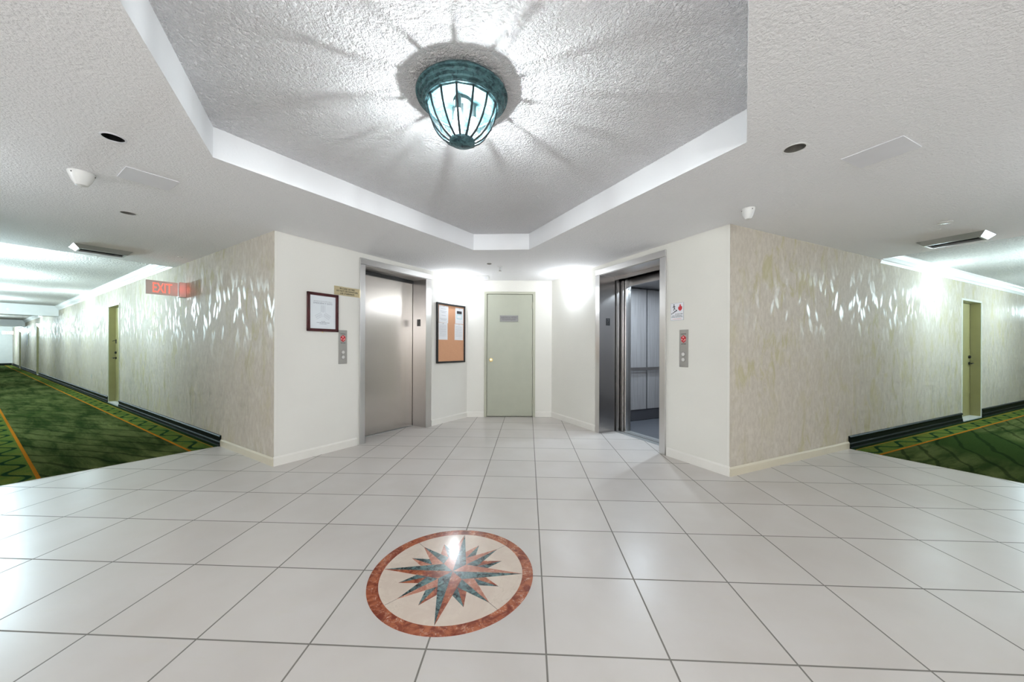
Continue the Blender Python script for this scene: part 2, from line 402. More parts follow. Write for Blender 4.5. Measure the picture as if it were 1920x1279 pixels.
REAR_PTS = [(NLc.x, NLc.y), (-3.0, -2.2), (-2.9, -8.0), (2.7, -8.0), (2.8, -2.2), (NRc.x, NRc.y)]

def xy(v): return (v.x, v.y)
# floor, carpets
TL0 = WL.at(-1.42, 0, 0); TL1 = WL.at(-1.475, -CW, 0); TR0 = RW.at(2.34, 0, 0); TR1 = RW.at(2.375, -CW, 0)
m = MB(); pts = [LC, BL, BR, RC, xy(TR0), xy(TR1)] + REAR_PTS[::-1] + [xy(TL1), xy(TL0)]
def dedupe(p):
    q = []
    for a in p:
        if not q or (a[0] - q[-1][0]) ** 2 + (a[1] - q[-1][1]) ** 2 > 1e-4: q.append(a)
    return q
m.prism(dedupe(pts)[::-1], -.12, 0); struct(m.build('floor', M['tile']))
def carpet(name, fr, pts, label):
    o = MB().prism(pts, -.0, .006).build(name, M['carpet']); o.matrix_world = fr.m
    o['label'] = label; o['category'] = 'carpet'
carpet('carpet', WL, [(LEND + .002, -.031), (LEND + .002, -CW + .002), (-1.475, -CW + .002), (-1.42, -.031)], 'green patterned carpet with orange border lines running down the left corridor')
carpet('carpet', RW, [(REND - .002, -.031), (2.34, -.031), (2.375, -CW + .002), (REND - .002, -CW + .002)], 'green patterned carpet with orange border lines in the right corridor')

for fr_, p_ in ((WL, [(LEND - .1, .6), (LEND - .1, -CW - .1), (-1.475, -CW - .1), (-1.475, -CW), (-1.42, 0), (-1.42, .6)]), (RW, [(REND + .1, .6), (2.34, .6), (2.34, 0), (2.375, -CW), (2.375, -CW - .1), (REND + .1, -CW - .1)])):
    struct(MB().prism(p_, -.12, 0).build('floor', M['sub']), fr_)
m = MB()
for fr_, a_, b_, d_ in ((EL, 1.07, 2.18, .262), (ER, 1.35, 2.475, .262), (BK, .34, 1.22, .06)):
    m.prism([xy(fr_.at(a_, 0, 0)), xy(fr_.at(b_, 0, 0)), xy(fr_.at(b_, d_, 0)), xy(fr_.at(a_, d_, 0))], -.05, 0)
struct(m.build('floor', M['tile']))
# walls with openings
def wall(name, fr, x0, x1, z1, mat, holes=(), th=.14, z0=-.1):
    m = MB(); xs = x0
    for (a, b, zb, zt) in sorted(holes):
        m.box((xs, 0, z0), (a, th, z1)); m.box((a, 0, zt), (b, th, z1))
        if zb > z0 + .11: m.box((a, 0, z0), (b, th, zb))
        xs = b
    m.box((xs, 0, z0), (x1, th, z1))
    return struct(m.build(name, mat), fr)
LDOORS = [(-7.82, -6.83), (-22.3, -21.35), (-31.2, -30.2)]
wall('wall_left', WL, LEND, -.004, 2.8, M['faux'], [(a, b, 0, 2.16) for a, b in LDOORS])
wall('wall_right', RW, .004, REND, 2.8, M['faux'], [(6.30, 7.26, 0, 2.14)])
wall('wall_elevator_left', EL, .012, EL_L + .1, 2.8, M['cream'], [(1.07, 2.18, 0, 2.34)], th=.26)
wall('wall_back', BK, -.05, BK_L + .05, 2.8, M['cream_rough'], [(.34, 1.22, 0, 2.26)])
wall('wall_elevator_right', ER, 0, ER_L - .008, 2.8, M['cream_rough'], [(1.35, 2.475, 0, 2.34)], th=.26)
# near side of the corridors and lobby behind the camera
def plainwall(name, a, b, mat, z1=2.8):
    f = Frame(a, math.degrees(math.atan2(b[1] - a[1], b[0] - a[0]))); L = math.hypot(b[0] - a[0], b[1] - a[1])
    o = struct(MB().box((0, 0, -.1), (L, .12, z1)).build(name, mat), f); return f, L
e = WL.at(LEND, -CW, 0); plainwall('wall_left_near', xy(NLc), xy(e), M['faux'])
e2 = RW.at(REND, -CW, 0); plainwall('wall_right_near', xy(e2), xy(NRc), M['faux'])
RP = REAR_PTS
for i, nm in enumerate(('wall_rear_left', 'wall_rear_passage_left', 'wall_rear', 'wall_rear_passage_right', 'wall_rear_right')):
    plainwall(nm, RP[i + 1], RP[i], M['cream'])
struct(MB().box((LEND - .12, -CW - .2, -.1), (LEND, .2, 2.8)).build('wall_left_end', M['white']), WL)
struct(MB().box((REND, -CW - .2, -.1), (REND + .12, .2, 2.8)).build('wall_right_end', M['cream']), RW)

# ceilings
TRAY = [(-2.129, .748), (-.772, 2.977), (-.074, 2.976), (1.219, .715), (-.10, -1.52), (-.80, -1.52)]
eL0 = WL.at(-3.26, .02, 0); eL1 = WL.at(-3.26, -CW - .02, 0); eR0 = RW.at(3.19, .02, 0); eR1 = RW.at(3.19, -CW - .02, 0)
LCo, BLo, BRo, RCo = (-2.79, 2.20), (-1.22, 5.0), (.37, 5.10), (1.94, 2.16)
outer = [LCo, BLo, BRo, RCo, xy(eR0), xy(eR1), RP[5], RP[4], RP[3], RP[2], RP[1], RP[0], xy(eL1), xy(eL0)]
def circ(c, r, n=24): return [(c[0] + r * math.cos(2 * PI * k / n), c[1] + r * math.sin(2 * PI * k / n)) for k in range(n)]
CANS = [((-2.525, .515), .050), ((-3.77, 1.64), .053), ((1.55, .79), .056)]
bm = bmesh.new(); edges = []
for loop in [outer, TRAY] + [circ(c, r) for c, r in CANS]:
    vs = [bm.verts.new((p[0], p[1], H)) for p in loop]
    edges += [bm.edges.new((vs[i], vs[(i + 1) % len(vs)])) for i in range(len(vs))]
bmesh.ops.triangle_fill(bm, use_beauty=True, use_dissolve=False, edges=edges)
for f in bm.faces:
    if f.normal.z > 0: f.normal_flip()
# steps up to the corridor ceilings
for p, q in ((eL0, eL1), (eR0, eR1)):
    a = bm.verts.new((p.x, p.y, H)); b = bm.verts.new((q.x, q.y, H)); c = bm.verts.new((q.x, q.y, 2.8)); d = bm.verts.new((p.x, p.y, 2.8)); bm.faces.new((a, b, c, d))
me = bpy.data.meshes.new('ceiling'); bm.to_mesh(me); bm.free(); me.materials.append(M['ceil'])
o = bpy.data.objects.new('ceiling', me); COL.objects.link(o); struct(o)
struct(MB().prism([(a * 1.01 + .005, (b - .7) * 1.01 + .7) for a, b in TRAY[::-1]], HT, HT + .06).build('ceiling_tray', M['pop']))
m = MB(); n_ = len(TRAY); cx_, cy_ = -.45, .72
for i in range(n_):
    a, b = TRAY[i], TRAY[(i + 1) % n_]
    d = Vector((b[0] - a[0], b[1] - a[1])).normalized(); nn = Vector((-d.y, d.x))
    if nn.dot(Vector((a[0] - cx_, a[1] - cy_))) < 0: nn = -nn
    nn *= .05
    m.prism([a, b, (b[0] + nn.x, b[1] + nn.y), (a[0] + nn.x, a[1] + nn.y)], H + .0005, HT + .01)
struct(m.build('ceiling_tray_side', M['traywall']))
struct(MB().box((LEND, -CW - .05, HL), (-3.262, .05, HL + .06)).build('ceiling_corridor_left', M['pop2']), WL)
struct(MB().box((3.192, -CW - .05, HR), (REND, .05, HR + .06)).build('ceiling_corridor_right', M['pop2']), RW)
for a, zb in ((-15.6, 2.29), (-27.8, 2.29)):
    struct(MB().box((a - .35, -CW, zb), (a, 0, HL)).build('ceiling_beam', M['white']), WL)

# skirting and crown mouldings
def skirt(name, fr, x0, x1, h, mat, t=.014): 
    struct(MB().extrude_x([(0, 0), (0, h), (-t * .35, h), (-t, h - .016), (-t, 0)], x0, x1).build(name, mat), fr)
skirt('baseboard_elevator_left', EL, -.006, .972, .098, M['trim']); skirt('baseboard_elevator_left', EL, 2.30, EL_L, .098, M['trim'])
skirt('baseboard_back', BK, 0, .305, .098, M['trim']); skirt('baseboard_back', BK, 1.255, BK_L, .098, M['trim'])
skirt('baseboard_elevator_right', ER, 0, 1.262, .098, M['trim']); skirt('baseboard_elevator_right', ER, 2.567, ER_L + .006, .098, M['trim'])
skirt('baseboard_left', WL, -1.40, 0.004, .088, M['trim_beige']); skirt('baseboard_right', RW, -.004, 2.345, .088, M['trim_beige'])
def coved(name, fr, x0, x1, h):
    p = [(0, 0), (0, h), (-.012, h), (-.022, h - .012), (-.022, h - .026), (-.013, h - .040), (-.012, h * .45), (-.020, h * .35), (-.022, .02), (-.030, 0)]
    struct(MB().extrude_x(p, x0, x1).build(name, M['base']), fr)
for x0, x1 in ((-6.80, -1.40), (-21.32, -7.85), (-30.17, -22.33), (LEND, -31.23)): coved('baseboard_left', WL, x0, x1, .135)
for x0, x1 in ((2.345, 6.27), (7.29, REND)): coved('baseboard_right', RW, x0, x1, .158)
def crown(name, fr, x0, x1, zb, zt):
    d = zt - zb
    p = [(0, zb), (0, zt), (-.088, zt), (-.088, zt - d * .12), (-.076, zt - d * .18), (-.062, zt - d * .42), (-.036, zt - d * .62), (-.030, zt - d * .70), (-.018, zt - d * .72), (-.014, zt - d * .86), (-.006, zb)]
    struct(MB().extrude_x(p, x0, x1).build(name, M['white']), fr)
for x0, x1 in ((-15.6, -3.262), (-27.8, -15.95), (LEND, -28.15)): crown('trim_left', WL, x0, x1, 2.50, HL)
crown('trim_right', RW, 3.192, REND, 2.44, HR)
struct(MB().box((.0, -.003, .098), (.022, 0, H - .003)).build('trim_corner_left', M['trim']), EL)
struct(MB().box((ER_L - .022, -.003, .098), (ER_L, 0, H - .003)).build('trim_corner_right', M['trim']), ER)

# ------------------------------------------------------------------ elevators
def elevator(fr, x0, x1, side, label, cabopen):
    """x0..x1 opening, frame face 7-12 cm around, reveal .27 deep"""
    t = thing('elevator_entrance', label, 'elevator', fr, (x0, 0, 0))
    W = x1 - x0; lw, rw = (.075, .118) if not cabopen else (.092, .085)
    zt, zh = 2.345, 2.425
    fj = MB()
    fj.box((-lw, -.018, 0), (0, 0, zt - .002)).box((-.004, -.018, 0), (0, .275, zt - .002)); fj.build('frame_jamb', M['steel_lt'], t, bevel=.003)
    fj = MB(); fj.box((W, -.018, 0), (W + rw, 0, zt - .002)).box((W, -.018, 0), (W + .004, .275, zt - .002)); fj.build('frame_jamb', M['steel_lt'], t, bevel=.003)
    MB().box((-lw, -.020, zt), (W + rw, 0, zh)).box((-.0, -.018, zt - .010), (W, .275, zt - .004)).build('frame_header', M['steel_h'], t, bevel=.003)
    # darker lining seen inside the opening
    MB().box((-.0015, -.016, .0), (.0012, .274, zt - .012)).build('reveal_lining', M['steel_dark'], t)
    MB().box((W - .0012, -.016, .0), (W + .0015, .274, zt - .012)).build('reveal_lining', M['steel_dark'], t)
    # floor number plates
    for xx, s in ((W - .0012, -1), (.0012, 1)):
        if (s == -1) == cabopen: continue
        pl = MB().box((xx, .105, 1.60), (xx + s * .004, .178, 1.708), .001).build('floor_number_plate', M['black'], t)
        q = lettering([('7', 0, 0, .052, .028, 0)], M['silverplate'], pl, 'floor_number')
        q.matrix_world = Matrix.Identity(4); q.rotation_euler = (0, 0, PI / 2 * (1 if s < 0 else -1) * -1 if False else (-PI / 2 if s < 0 else PI / 2)); q.location = (xx + s * .0052, .1415, 1.668)
        MB().sphere((xx + s * .0045, .134, 1.622), .003).sphere((xx + s * .0045, .146, 1.622), .003).sphere((xx + s * .0045, .146, 1.630), .003).build('braille', M['silverplate'], pl)
    # sill
    MB().box((0, .255, -.02), (W, .300, .004)).box((0, .306, -.02), (W, .345, .004)).box((0, .295, -.02), (W, .31, -.006)).build('sill', M['alum'], t)
    if not cabopen:
        MB().box((.0, .282, .008), (W, .322, 2.30)).build('door_panel', M['steel'], t, bevel=.002)
        MB().box((.0, .262, 2.285), (W, .281, 2.335)).build('transom', M['rubber'], t)
        MB().cyl((.085, .279, 2.20), .007, .008, 'Y').build('door_key_hole', M['black'], t)
        MB().box((-.10, .35, -.1), (W + .1, .37, 2.6)).build('shaft_wall', M['dark'], t)
    else:
        MB().box((-.55, .292, .008), (.026, .322, 2.30)).build('door_panel', M['steel_dark'], t, bevel=.002)
        MB().box((-.40, .330, .008), (.012, .352, 2.30)).build('door_panel', M['steel_dark'], t, bevel=.002)
    return t
tl = elevator(EL, 1.08, 2.165, 'l', 'closed elevator with brushed steel door beside the framed evacuation plan', False)
tr = elevator(ER, 1.36, 2.467, 'r', 'open elevator with brushed steel frame and lit cab on the right', True)
MB().box((-.0, .262, 2.285), (1.107, .281, 2.335)).build('transom', M['steel_dark'], tr)
MB().box((-.5, .325, 2.31), (1.15, .355, 2.42)).build('door_track', M['dark'], tr)
# the cab (opening-local coordinates: x from the left jamb, y in)
cab = thing('elevator_cab', 'elevator cab interior with pale panels, handrail and dark floor behind the open right entrance', 'elevator cab', ER, (1.36, 0, 0))
XL, XR, Y0, Y1, ZC = -.46, 1.36, .50, 2.10, 2.31
MB().box((XL, .365, -.08), (XR, Y1, -.002)).build('cab_floor', M['cabfloor'], cab)
MB().box((.0, .365, -.001), (1.107, .405, .006)).box((.0, .415, -.001), (1.107, .50, .006)).build('cab_sill', M['alum'], cab)
MB().box((XL - .03, Y0, ZC), (XR + .03, Y1, ZC + .04)).build('cab_ceiling', M['cabmetal'], cab)
MB().box((XL - .04, .46, 0), (XL - .012, Y1, ZC)).build('side_wall', M['cabdark'], cab)
MB().box((XR + .012, .46, 0), (XR + .04, Y1, ZC)).build('side_wall', M['cabdark'], cab)
MB().box((XL - .04, Y1, 0), (XR + .04, Y1 + .03, ZC)).build('rear_wall', M['cabdark'], cab)
for a, b in ((.50, .735), (.79, 1.40), (1.43, 2.08)):
    MB().box((XL - .012, a, .19), (XL, b, ZC - .01), .002).build('wall_panel', M['laminate'], cab)
    MB().box((XR, a, .19), (XR + .012, b, ZC - .01), .002).build('wall_panel', M['laminate'], cab)
for a, b in ((XL + .03, .12), (.15, .75), (.78, XR - .03)):
    MB().box((a, Y1 - .012, .19), (b, Y1, ZC - .01), .002).build('wall_panel', M['laminate'], cab)
MB().box((XL + .001, .74, .002), (XL + .004, .785, ZC - .002)).build('panel_joint', M['steel_dark'], cab)
MB().box((XL + .035, .52, .875), (XL + .048, Y1 - .03, .930)).build('handrail', M['steel_dark'], cab, bevel=.004)
for yb in (.75, 1.35, 1.9): MB().cyl((XL + .02, yb, .90), .010, .04, 'X').build('rail_bracket', M['steel_dark'], cab)
MB().box((XL, Y0 - .04, 0), (.035, Y0, ZC)).box((.075, .405, 0.004), (.10, Y0, ZC)).box((.035, .44, 0), (.10, Y0, ZC)).build('front_return', M['steel_lt'], cab)
MB().box((-.35, .372, .008), (.062, .400, 2.28)).build('cab_door_panel', M['steel_dark'], cab)
MB().box((1.107, Y0 - .04, 0), (XR, Y0, ZC)).build('front_return', M['steel_lt'], cab)
MB().box((.0, Y0 - .04, 2.20), (1.107, Y0 - .005, ZC)).build('cab_header', M['steel_dark'], cab)
for i, (lx, ly) in enumerate(((.13, .66), (.85, .66), (.13, 1.65), (.85, 1.65))):
    fx = MB().lathe([(.045, 0), (.045, -.006), (.034, -.008), (.032, -.001)], 24, (lx, ly, ZC)).build('downlight_ring', M['steel_lt'], cab)
    MB().cyl((lx, ly, ZC - .004), .032, .004).build('downlight_lens', M['led'], fx)
    light('cab_lamp', 'AREA', (lx, ly, ZC - .012), 22 if i < 2 else 4, (.76, .89, 1.0), .06, cab)
# shaft round the cab so that no dark leaks show
struct(MB().box((.55, .262, -.1), (3.1, .27, -.02)).box((.7, .262, 2.45), (3.0, .42, 2.5)).build('wall_shaft', M['dark']), ER)

# ------------------------------------------------------------------ doors
sage = thing('door_1', 'sage green steel service door with a silver name plate in the alcove back wall', 'door', BK, (.315, 0, 0)); sage['kind'] = 'structure'
MB().box((0, -.012, 0), (.046, .05, 2.24)).box((.885, -.012, 0), (.930, .05, 2.24)).box((0, -.012, 2.24), (.930, .05, 2.285)).build('door_frame', M['jamb'], sage, bevel=.003)
MB().box((.051, .004, .012), (.881, .045, 2.235)).build('door_leaf', M['door'], sage, bevel=.002)
MB().box((.03, .03, 0), (.9, .06, 2.25)).build('door_stop', M['dark'], sage)
k = MB().cyl((.123, -.004, 1.038), .033, .016, 'Y').lathe([(0, -.062), (.022, -.058), (.030, -.044), (.028, -.030), (.014, -.016), (.011, 0)], 24, (0, 0, 0), mat=Matrix.Translation((.123, -.006, 1.038)) @ Matrix.Rotation(-PI / 2, 4, 'X')).build('door_knob', M['brass'], sage, True)
for z in (2.035, 1.16, .29):
    MB().cyl((.886, -.016, z), .008, .11).box((.86, -.003, z - .055), (.912, .004, z + .055)).build('hinge', M['jamb'], sage)
np_ = MB().box((.285, -.004, 1.738), (.617, .003, 1.852), .001).build('name_plate', M['silverplate'], sage)
lettering([('ELECTRICAL METERS', .451, 1.812, .026, .285, -.0045), ('NO STORAGE ALLOWED', .451, 1.775, .024, .245, -.0045)], M['ink'], np_)
MB().sphere((.60, .002, .135), .010).build('door_bumper', M['jamb'], sage)

def corridor_door(fr, x0, x1, zt, rec, name, handle_x, label, framemat, jambmat):
    t = thing(name, label, 'door', fr, (x0, 0, 0)); t['kind'] = 'structure'; W = x1 - x0
    MB().box((-.03, -.010, 0), (.0, rec + .02, zt)).box((W, -.010, 0), (W + .03, rec + .02, zt)).box((-.03, -.010, zt), (W + .03, rec + .02, zt + .035)).build('door_frame', framemat, t, bevel=.003)
    MB().box((0.0, 0, 0.02), (.004, rec, zt)).box((W - .004, 0, .02), (W, rec, zt)).build('reveal_lining', jambmat, t)
    MB().box((.008, rec, .022), (W - .008, rec + .04, zt - .006)).build('door_leaf', M['olive'], t, bevel=.002)
    MB().box((0, -.015, 0), (W, rec + .02, .02)).build('threshold', M['sill'], t)
    sx = 1 if handle_x < W / 2 else -1
    h = MB().cyl((handle_x, rec - .008, 1.0), .026, .016, 'Y').tube([(handle_x, rec - .01, 1.0), (handle_x, rec - .05, 1.0), (handle_x + sx * .02, rec - .06, 1.0), (handle_x + sx * .11, rec - .06, .995)], .009).build('lever_handle', M['black'], t, True)
    MB().cyl((handle_x, rec - .010, 1.12), .027, .022, 'Y').box((handle_x - .004, rec - .03, 1.105), (handle_x + .004, rec - .018, 1.135)).build('deadbolt', M['black'], t)
    return t
RJ = [0, 0]
corridor_door(WL, -7.82, -6.83, 2.14, .10, 'door_2', .085, 'olive apartment door in the left corridor, nearest the lobby', M['jamb'], M['olive'])
corridor_door(WL, -22.3, -21.35, 2.14, .10, 'door_3', .085, 'olive apartment door halfway down the left corridor', M['jamb'], M['olive'])
corridor_door(WL, -31.2, -30.2, 2.14, .10, 'door_4', .085, 'olive apartment door farthest down the left corridor', M['jamb'], M['olive'])
corridor_door(RW, 6.30, 7.26, 2.12, .12, 'door_5', .87, 'olive apartment door with pale frame in the right corridor', M['paleframe'], M['olive'])
# slide bolt above the lock of the nearest left door
dd = bpy.data.objects['door_2']
MB().box((.07, .085, 1.33), (.10, .10, 1.42), .003).tube([(.085, .08, 1.40), (.16, .03, 1.38)], .006).build('swing_guard', M['black'], dd)

# ------------------------------------------------------------------ ceiling lamp over the medallion
lamp = thing('ceiling_lamp', 'flush ceiling lamp with verdigris rim and ribbed blue glass bowl, lit', 'lamp', None, (-.452, .508, HT))
MB().lathe([(0, 0), (.226, 0), (.236, -.010), (.250, -.022), (.254, -.032), (.252, -.040), (.240, -.044), (.236, -.050), (.234, -.058), (.222, -.064), (.218, -.072), (.206, -.078), (.202, -.088), (.192, -.090), (.190, -.080), (0, -.034)], 72).build('rim', M['verd'], lamp, True)
NR = 14; ph = math.radians(-88)
prof = [(.190, -.088), (.186, -.115), (.176, -.150), (.160, -.186), (.138, -.220), (.110, -.250), (.080, -.270), (.060, -.280)]
bm = MB(); bb = bm.bm
rings = [[bb.verts.new((r * math.cos(ph + 2 * PI * k / NR), r * math.sin(ph + 2 * PI * k / NR), z)) for r, z in prof] for k in range(NR)]
for k in range(NR):
    A, B = rings[k], rings[(k + 1) % NR]
    for i in range(len(prof) - 1): bb.faces.new((A[i], B[i], B[i + 1], A[i + 1]))
bm.build('glass_bowl', M['glass'], lamp)
for k in range(NR):
    a = ph + 2 * PI * k / NR
    MB().tube([((r + .001) * math.cos(a), (r + .001) * math.sin(a), z) for r, z in prof], .0062, 6).build('rib', M['came'], lamp)
mm = MB()
for k in range(NR):
    a, b = ph + 2 * PI * k / NR, ph + 2 * PI * (k + 1) / NR
    mm.tube([(.190 * math.cos(a), .190 * math.sin(a), -.090), (.190 * math.cos(b), .190 * math.sin(b), -.090)], .005, 6)
mm.build('came_ring', M['verd'], lamp)
MB().lathe([(0, -.302), (.02, -.301), (.052, -.294), (.070, -.284), (.072, -.276), (.058, -.272), (0, -.272)], 40).build('finial_cap', M['verd'], lamp, True)
MB().sphere((0, 0, -.303), .006).build('finial_knob', M['came'], lamp)
MB().cyl((0, 0, -.0385), .186, .008, seg=48).build('reflector_pan', M['pan'], lamp)
MB().cyl((0, 0, -.15), .006, .24).cyl((0, 0, -.05), .05, .03).build('stem', M['pan'], lamp)
for k in range(3):
    a = math.radians(20 + 120 * k); cx, cy = .062 * math.cos(a), .062 * math.sin(a)
    s_ = MB().cyl((cx, cy, -.100), .016, .070).tube([(0, 0, -.05), (cx, cy, -.05)], .008).build('lamp_socket', M['pan'], lamp)
    MB().lathe([(0, -.170), (.016, -.167), (.022, -.157), (.025, -.142), (.022, -.122), (.015, -.102), (.013, -.094)], 20, (cx, cy, -.040)).build('bulb', M['bulbglass'], s_, True)
    light('bulb_light', 'POINT', (cx, cy, -.182), BULB, (1.0, .985, .98), .009, lamp)

# ------------------------------------------------------------------ wall sconces
SG = 'alabaster bowl wall sconces'
def make_sconce(fr, pos, label, energy=SCONCE, color=COOL):
    t = thing('wall_sconce', label, 'sconce', fr, pos, group=SG)
    p = [(.020, -.185), (.050, -.176), (.085, -.150), (.118, -.108), (.142, -.058), (.158, -.008), (.162, 0), (.156, .0), (.150, -.010), (.134, -.058), (.110, -.104), (.080, -.142), (.046, -.167), (.018, -.176)]
    m = MB().lathe(p, 28, (0, 0, 0), PI, 2 * PI, closed=True); bmesh.ops.scale(m.bm, vec=(1, .80, 1), verts=m.bm.verts)
    m.build('glass_bowl', M['bowl'], t, True)
    MB().box((-.055, -.012, -.16), (.055, -.001, -.02), .003).build('back_plate', M['white'], t)
    for s in (-1, 1): MB().cyl((s * .140, -.012, -.012), .006, .022, 'Y').build('screw', M['alum'], t)
    MB().sphere((0, -.025, -.188), .010).build('finial', M['alum'], t)
    light('sconce_lamp', 'POINT', (0, -.085, -.020), energy, color, .045, t)
    return t
make_sconce(EL, (2.78, 0, 2.225), 'lit alabaster sconce above the cork notice board', SCONCE * .8, NEUT)
make_sconce(ER, (.73, 0, 2.225), 'lit alabaster sconce between the sage door and the open elevator', SCONCE * .8, NEUT)
make_sconce(WL, (-9.95, 0, 2.20), 'lit alabaster sconce just past the nearest door of the left corridor', SCONCE * 1.5)
make_sconce(WL, (-20.6, 0, 2.20), 'lit alabaster sconce midway down the left corridor', SCONCE * 2.0)
make_sconce(WL, (-29.4, 0, 2.20), 'lit alabaster sconce farthest down the left corridor', SCONCE * 2.0)
make_sconce(RW, (4.97, 0, 2.205), 'lit alabaster sconce before the door of the right corridor', SCONCE * .75)
# sconces outside the picture; those labelled added only brighten the corridors
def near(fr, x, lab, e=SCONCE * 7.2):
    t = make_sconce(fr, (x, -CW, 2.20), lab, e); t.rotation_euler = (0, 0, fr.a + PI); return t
near(WL, -4.6, 'added fill sconce on the near wall of the left corridor, closest to the lobby')
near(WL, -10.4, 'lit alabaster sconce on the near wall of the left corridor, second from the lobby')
near(WL, -7.5, 'added fill sconce between two others on the near wall of the left corridor')
near(WL, -13.6, 'added fill sconce on the near wall of the left corridor, just before the first beam')
near(WL, -18.5, 'added fill sconce on the near wall of the left corridor, just past the first beam')
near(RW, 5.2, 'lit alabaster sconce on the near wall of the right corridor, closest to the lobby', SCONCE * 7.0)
near(WL, -24.0, 'added fill sconce on the near wall of the left corridor, beyond the first beam')
near(WL, -33.5, 'added fill sconce by the left corridor end', SCONCE * 18)
near(RW, 8.0, 'added fill sconce on the near wall of the right corridor', SCONCE * 7.0)
make_sconce(RW, (11.5, 0, 2.2), 'added fill sconce past the door of the right corridor', SCONCE * 7.0)
for k_, (a_, b_, lab_) in enumerate(((RP[1], RP[0], 'left'), (RP[5], RP[4], 'right'))):  # unseen sconces added to throw cross light on the lobby ceiling
    f_ = Frame(a_, math.degrees(math.atan2(b_[1] - a_[1], b_[0] - a_[0]))); L_ = math.hypot(b_[0] - a_[0], b_[1] - a_[1])
    make_sconce(f_, (L_ * (.62 if k_ == 0 else .38), 0, 2.2), 'added fill sconce on the %s lobby wall outside the picture' % lab_, SCONCE * .8, NEUT)
# unseen dish lamps added behind the camera to fill the lobby with light
m = None
def dish(pos, label, e):
    t = thing('added_fill_lamp', label, 'lamp', None, pos, group='added fill lamps behind the camera')
    MB().cyl((0, 0, -.012), .19, .024, seg=40).build('rim', M['alum'], t)
    MB().lathe([(.18, -.024), (.165, -.055), (.12, -.082), (.06, -.096), (0, -.10)], 40).build('glass_dish', M['bowl'], t, True)
    light('fill_light', 'POINT', (0, 0, -.20), e, NEUT, .09, t)
dish((-1.3, -5.0, H), 'added flush fill lamp behind the camera, on the left', REAR)
dish((1.2, -5.0, H), 'added flush fill lamp behind the camera, on the right', REAR)
dish((-.05, -7.0, H), 'added flush fill lamp deep in the passage behind the camera', REAR)

# ------------------------------------------------------------------ compass medallion
med = thing('floor_medallion', 'round inlaid marble compass star medallion with a red ring in the tiled floor', 'floor medallion', None, (-.4985, .513, 0))
Z0, Z1 = -.004, .0012
MB().lathe([(.392, Z0), (.392, Z1), (.4505, Z1), (.4505, Z0)], 96, closed=True).build('ring', M['marblered'], med)
MB().cyl((0, 0, (Z0 + Z1) / 2), .3915, Z1 - Z0, seg=96).build('field', M['marblecream'], med)
def P2(r, deg): return (r * math.cos(math.radians(deg)), r * math.sin(math.radians(deg)))
def ray_half(a, L, ri, s, c, z0, z1, da, mat, clipdeg=None):
    """half of a star ray: centre -> tip -> inner notch"""
    MB().prism([(0, 0), P2(L, a), P2(ri, a + s * da)][::s], z0, z1).build('star_ray', mat, med)
# joints first, then 8 short rays, 4 diagonal rays, 4 main rays, each a hair higher than the last
for k in range(4):
    a = 45 + 90 * k; d = Vector(P2(1, a)); nrm = Vector((-d.y, d.x)) * .0012
    MB().prism([(d.x * .3 + nrm.x, d.y * .3 + nrm.y), (d.x * .3 - nrm.x, d.y * .3 - nrm.y), (d.x * .391 - nrm.x, d.y * .391 - nrm.y), (d.x * .391 + nrm.x, d.y * .391 + nrm.y)][::-1], Z1, Z1 + .0002).build('joint', M['grout'], med)
for k in range(8):
    a = 22.5 + 45 * k
    for s in (-1, 1):
        mt = M['marblegreen'] if s == (1 if k % 2 == 0 else -1) * (1 if True else -1) and False else (M['marblegreen'] if s < 0 else M['marblered'])
        if k in (2, 3, 1): mt = M['marblegreen'] if s < 0 else M['marblepink']
        ray_half(a, .291, .150, s, None, Z1 - .002, Z1 + .0004, 22, mt)
for k in range(4):
    a = 45 + 90 * k
    for s in (-1, 1):
        ray_half(a, .328, .128, s, None, Z1 - .002, Z1 + .0008, 27, M['marblegreen'] if s < 0 else M['marblepink'])
for k in range(4):
    a = 90 * k
    for s in (-1, 1):
        ray_half(a, .390, .092, s, None, Z1 - .002, Z1 + .0012, 45, M['marblegreen'] if s < 0 else (M['marblepink'] if k < 2 else M['marblered']))

# ------------------------------------------------------------------ things on the elevator walls
t = thing('framed_plan', 'dark red wooden frame holding a white emergency exit plan left of the closed elevator', 'picture frame', EL, (.5175, -.002, 1.669))
w2, h2, fw = .1875, .2255, .034
m = MB(); 
for a, b in (((-w2, -.024, -h2), (-w2 + fw, 0, h2)), ((w2 - fw, -.024, -h2), (w2, 0, h2)), ((-w2, -.024, h2 - fw), (w2, 0, h2)), ((-w2, -.024, -h2), (w2, 0, -h2 + fw))): m.box(a, b, .006)
m.build('frame', M['mahog'], t)
sh = MB().box((-w2 + .03, -.010, -h2 + .03), (w2 - .03, -.004, h2 - .03)).build('plan_sheet', M['paper_blue'], t)
lettering([('EMERGENCY EXITS', 0, .105, .020, .225, -.0105)], M['inkgrey'], sh)
bars([(-.11, .11, .128, .008)], M['inklt'], sh, -.0102)
m = MB()
for ang in (90, 210, 330):
    d = Vector(P2(1, ang)); nn = Vector((-d.y, d.x))
    for off in (-.022, -.006, .006, .022):
        a0 = d * (.014 if abs(off) < .01 else .018) + nn * off; b0 = d * .10 + nn * off; q = nn * .0011
        MBp = [(a0 + q), (b0 + q), (b0 - q), (a0 - q)]
        m.prism([(p.x, p.y + .0) for p in MBp], 0, .0006, Matrix.Translation((0, -.0102, -.015)) @ Matrix.Rotation(PI / 2, 4, 'X'))
m.build('floor_plan', M['inkgrey'], sh)
bars([(-.02, .03, -.108, .006), (-.075, .078, -.122, .007), (-.04, .045, -.136, .006)], M['inkgrey'], sh, -.0102)
MB().cyl((0, -.004, -h2 - .008), .004, .012).build('hanging_tab', M['brass'], t)

